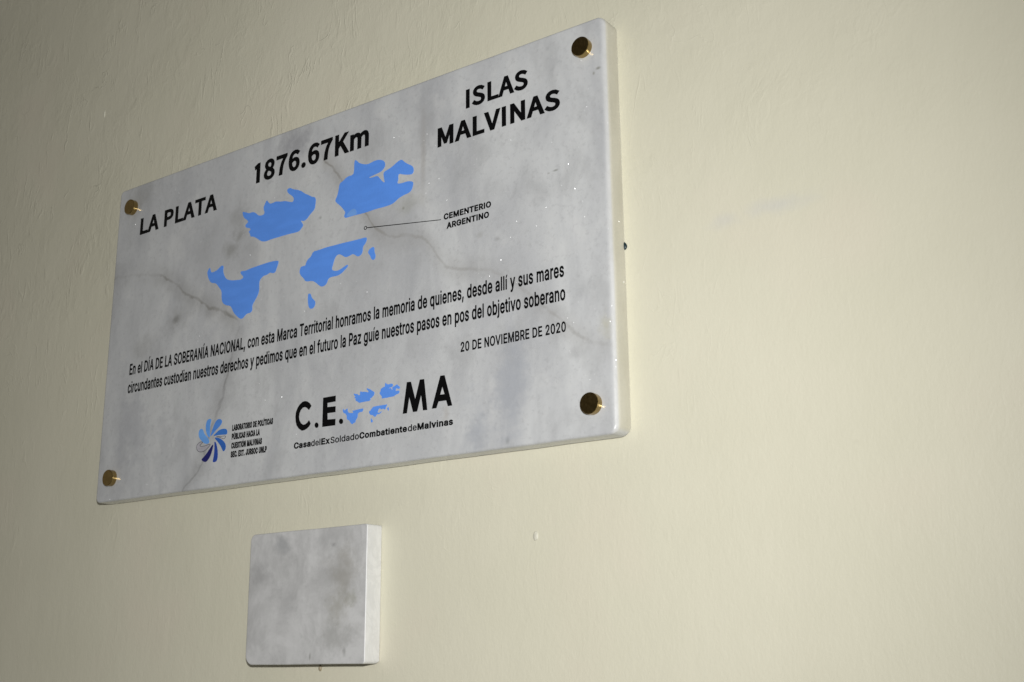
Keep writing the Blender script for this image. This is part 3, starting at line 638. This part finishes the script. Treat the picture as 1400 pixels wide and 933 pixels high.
def cap_screw(x, z):
    bm = bmesh.new()
    R, Hh, ch = .0080, .0052, .0005
    prof = [(R, -.0004), (R, Hh - ch), (R - ch * .3, Hh - ch * .3), (R - ch, Hh)]
    K = 48; rings = []
    for r, d in prof: rings.append([bm.verts.new((r * math.cos(2 * math.pi * i / K), -d, r * math.sin(2 * math.pi * i / K))) for i in range(K)])
    for a, b in zip(rings, rings[1:]):
        for i in range(K): bm.faces.new((a[i], a[(i + 1) % K], b[(i + 1) % K], b[i]))
    bm.faces.new(rings[-1]); bm.faces.new(rings[0][::-1])
    bmesh.ops.recalc_face_normals(bm, faces=bm.faces)
    o = link('screw_cap', bm, M['brass'], plaque, smooth=12)
    o.location = (x / 1000, FRONT, z / 1000)
    return o
for x, z in ((24.2, 306.2), (579.7, 307.0), (24.1, 22.6), (579.2, 23.3)): cap_screw(x, z)

L = lambda *a, **k: lettering(*a, **k)
hum, pl = 'humanist', 'plain'
L([('LA PLATA', hum, 56, 38.9, 156.9, 272.8, 18.0)], plaque, FRONT, M['black'], 'bold black words LA PLATA')
L([('1876.67Km', hum, 56, 208.2, 355.2, 286.5, 20.6)], plaque, FRONT, M['black'], 'bold black distance 1876.67Km')
L([('ISLAS', hum, 56, 463.8, 526.7, 289.8, 17.2)], plaque, FRONT, M['black'], 'bold black word ISLAS')
L([('MALVINAS', hum, 56, 433.7, 557.0, 262.9, 17.4)], plaque, FRONT, M['black'], 'bold black word MALVINAS')
L([('CEMENTERIO', pl, 72, 440.8, 489.3, 196.4, 5.3)], plaque, FRONT, M['black'], 'small bold word CEMENTERIO')
L([('ARGENTINO', pl, 72, 443.9, 487.2, 188.0, 5.3)], plaque, FRONT, M['black'], 'small bold word ARGENTINO')
L([('En el DÍA DE LA SOBERANÍA NACIONAL, con esta Marca Territorial honramos la memoria de quienes, desde allí y sus mares', pl, 42, 39.4, 557.2, 124.3, 11.5)], plaque, FRONT, M['black'], 'first long line of the inscription')
L([('circundantes custodian nuestros derechos y pedimos que en el futuro la Paz guíe nuestros pasos en pos del objetivo soberano', pl, 42, 38.9, 557.9, 105.7, 11.5)], plaque, FRONT, M['black'], 'second long line of the inscription')
L([('20 DE NOVIEMBRE DE 2020', pl, 40, 458.7, 557.8, 81.2, 8.1)], plaque, FRONT, M['black'], 'date line 20 DE NOVIEMBRE DE 2020')

def flat_part(name, shapes, mat, parent, y=FRONT, label=None, it=1, th=.00018):
    bm = bmesh.new()
    for contours in shapes:
        sheet(bm, [[(a / 1000, b / 1000) for a, b in (smooth_outline(c, it) if it else c)] for c in contours], y, th)
    return link(name, bm, mat, parent, label)

for k in ('nw', 'ne', 'sw', 'se', 'islet_e', 'islet_s'):
    o = flat_part('islet' if 'islet' in k else 'map_island', [[poly(ISLAND_SHAPES[k])]], M['blue'], plaque)
    if k == 'ne':
        flat_part('paint_patch', [[poly(PATCH_SHAPE)]], M['pale_blue'], o, FRONT - .00012, 'paler patch at the lower tip of the island')

def callout():
    bm = bmesh.new()
    cx, cz, ex, ez = 353.7, 209.3, 437.8, 197.4
    ring = lambda r: [(cx + r * math.cos(i * math.pi / 14), cz + r * math.sin(i * math.pi / 14)) for i in range(28)]
    toM = lambda p: [(a / 1000, b / 1000) for a, b in p]
    sheet(bm, [toM(ring(1.75)), toM(ring(1.15))], FRONT)
    d = Vector((ex - cx, ez - cz)).normalized(); nn = Vector((-d.y, d.x)) * .36
    a = Vector((cx, cz)) + d * 1.7; b = Vector((ex, ez))
    sheet(bm, [toM([tuple(a - nn), tuple(b - nn * .8), tuple(b + nn * .8), tuple(a + nn)])], FRONT)
    link('callout_line', bm, M['black'], plaque, 'thin pointer line with a small ring at its left end')
callout()

# emblem of blue petals with its four short lines of lettering
def stroke(bm, pts, w, y):
    p = smooth_outline(pts, 2)
    toM = lambda q: [(a / 1000, b / 1000) for a, b in q]
    if area(p) < 0: p = p[::-1]
    sheet(bm, [toM(grow(p, w / 2)), toM(grow(p, -w / 2))[::-1]], y)
bm = bmesh.new()
for s in OPEN_PETALS: stroke(bm, poly(s), .45, FRONT)
emblem = link('pinwheel_emblem', bm, M['outline'], plaque, 'round emblem of curved petals in light to dark blue')
flat_part('pale_petal', [[poly(OPEN_PETALS[0])]], M['pale'], emblem, FRONT + .00006, 'pale unfilled petal on the left')
for s, ci in PETALS: flat_part('petal', [[poly(s)]], M['petal%d' % ci], emblem)
for text, x0, x1, b in (('LABORATORIO DE POLÍTICAS', 196.0, 248.8, 49.2), ('PÚBLICAS HACIA LA', 196.0, 232.6, 41.15), ('CUESTIÓN MALVINAS', 196.0, 235.8, 32.85), ('SEC. EXT. JURSOC UNLP', 195.8, 242.4, 24.9)):
    L([(text, pl, 100, x0, x1, b, 5.7)], plaque, FRONT, M['black'], 'small heavy line reading ' + text)

# letters C.E.MA with a small map between them, and the line below
for k, v in MONOGRAM.items():
    dot = 'dot' in k
    flat_part('full_stop' if dot else 'letter', [[poly(c) for c in v.split('|')]], M['black'], plaque, it=0, label='round full stop in the heavy initials' if dot else 'heavy black initial ' + k)
a11, a12, a13, a21, a22, a23 = SMALL_MAP
for k in ('nw', 'ne', 'sw', 'se', 'islet_e', 'islet_s'):
    pts = [(a11 * x + a12 * z + a13, a21 * x + a22 * z + a23) for x, z in poly(ISLAND_SHAPES[k])]
    flat_part('islet' if 'islet' in k else 'map_island', [[pts]], M['blue'], plaque, label='tiny blue copy of the map between the initials')
B_, R_ = 70, 26
runs = []
for text, w, x0, x1 in (('Casa', B_, 276.2, 296.4), ('del', R_, 297.0, 307.8), ('Ex', B_, 308.9, 319.1), ('Soldado', R_, 319.7, 352.0), ('Combatiente', B_, 352.6, 404.2), ('de', R_, 405.2, 414.3), ('Malvinas', B_, 415.1, 451.3)):
    runs.append((text, pl, w, x0, x1, 23.95 if w else 24.0, 5.5 if w else 5.35))
L(runs, plaque, FRONT, M['black'], 'small line reading CasadelExSoldadoCombatientedeMalvinas')

# ------------------------------------------------------------------ small plaque
small = thing('marble_tile', (.22636, 0, BASE_Z - .15548), 'small square marble tile with white right edge mounted below the large plaque', 'plaque')
slab(.13691, .10944, SLAB_T - .0005, (.0085, .003, .0022, .0060), (.0016, .0009, .0012, .0012), 'slab', small, M['small'], wav=.0002)

# ------------------------------------------------------------------ little things on the wall
def blob(name, x, z, rx, rz, d, mat, label, cat):
    bm = bmesh.new(); bmesh.ops.create_uvsphere(bm, u_segments=20, v_segments=12, radius=1)
    for v in bm.verts:
        taper = 1 - .25 * v.co.z
        v.co = Vector((v.co.x * rx * taper, v.co.y * d, v.co.z * rz))
    o = link(name, bm, mat, None, label, smooth=80)
    o.location = (x, 0, z); o['category'] = cat
    return o
blob('wall_plug', .5985, BASE_Z + .1445, .0036, .0036, .0016, M['teal'], 'tiny dark teal plug peeking out behind the right edge of the large plaque', 'wall plug')
blob('glue_drop', .2985, BASE_Z - .1583, .0016, .0027, .0016, M['glue'], 'tiny brown drop of glue on the wall under the small tile', 'glue')
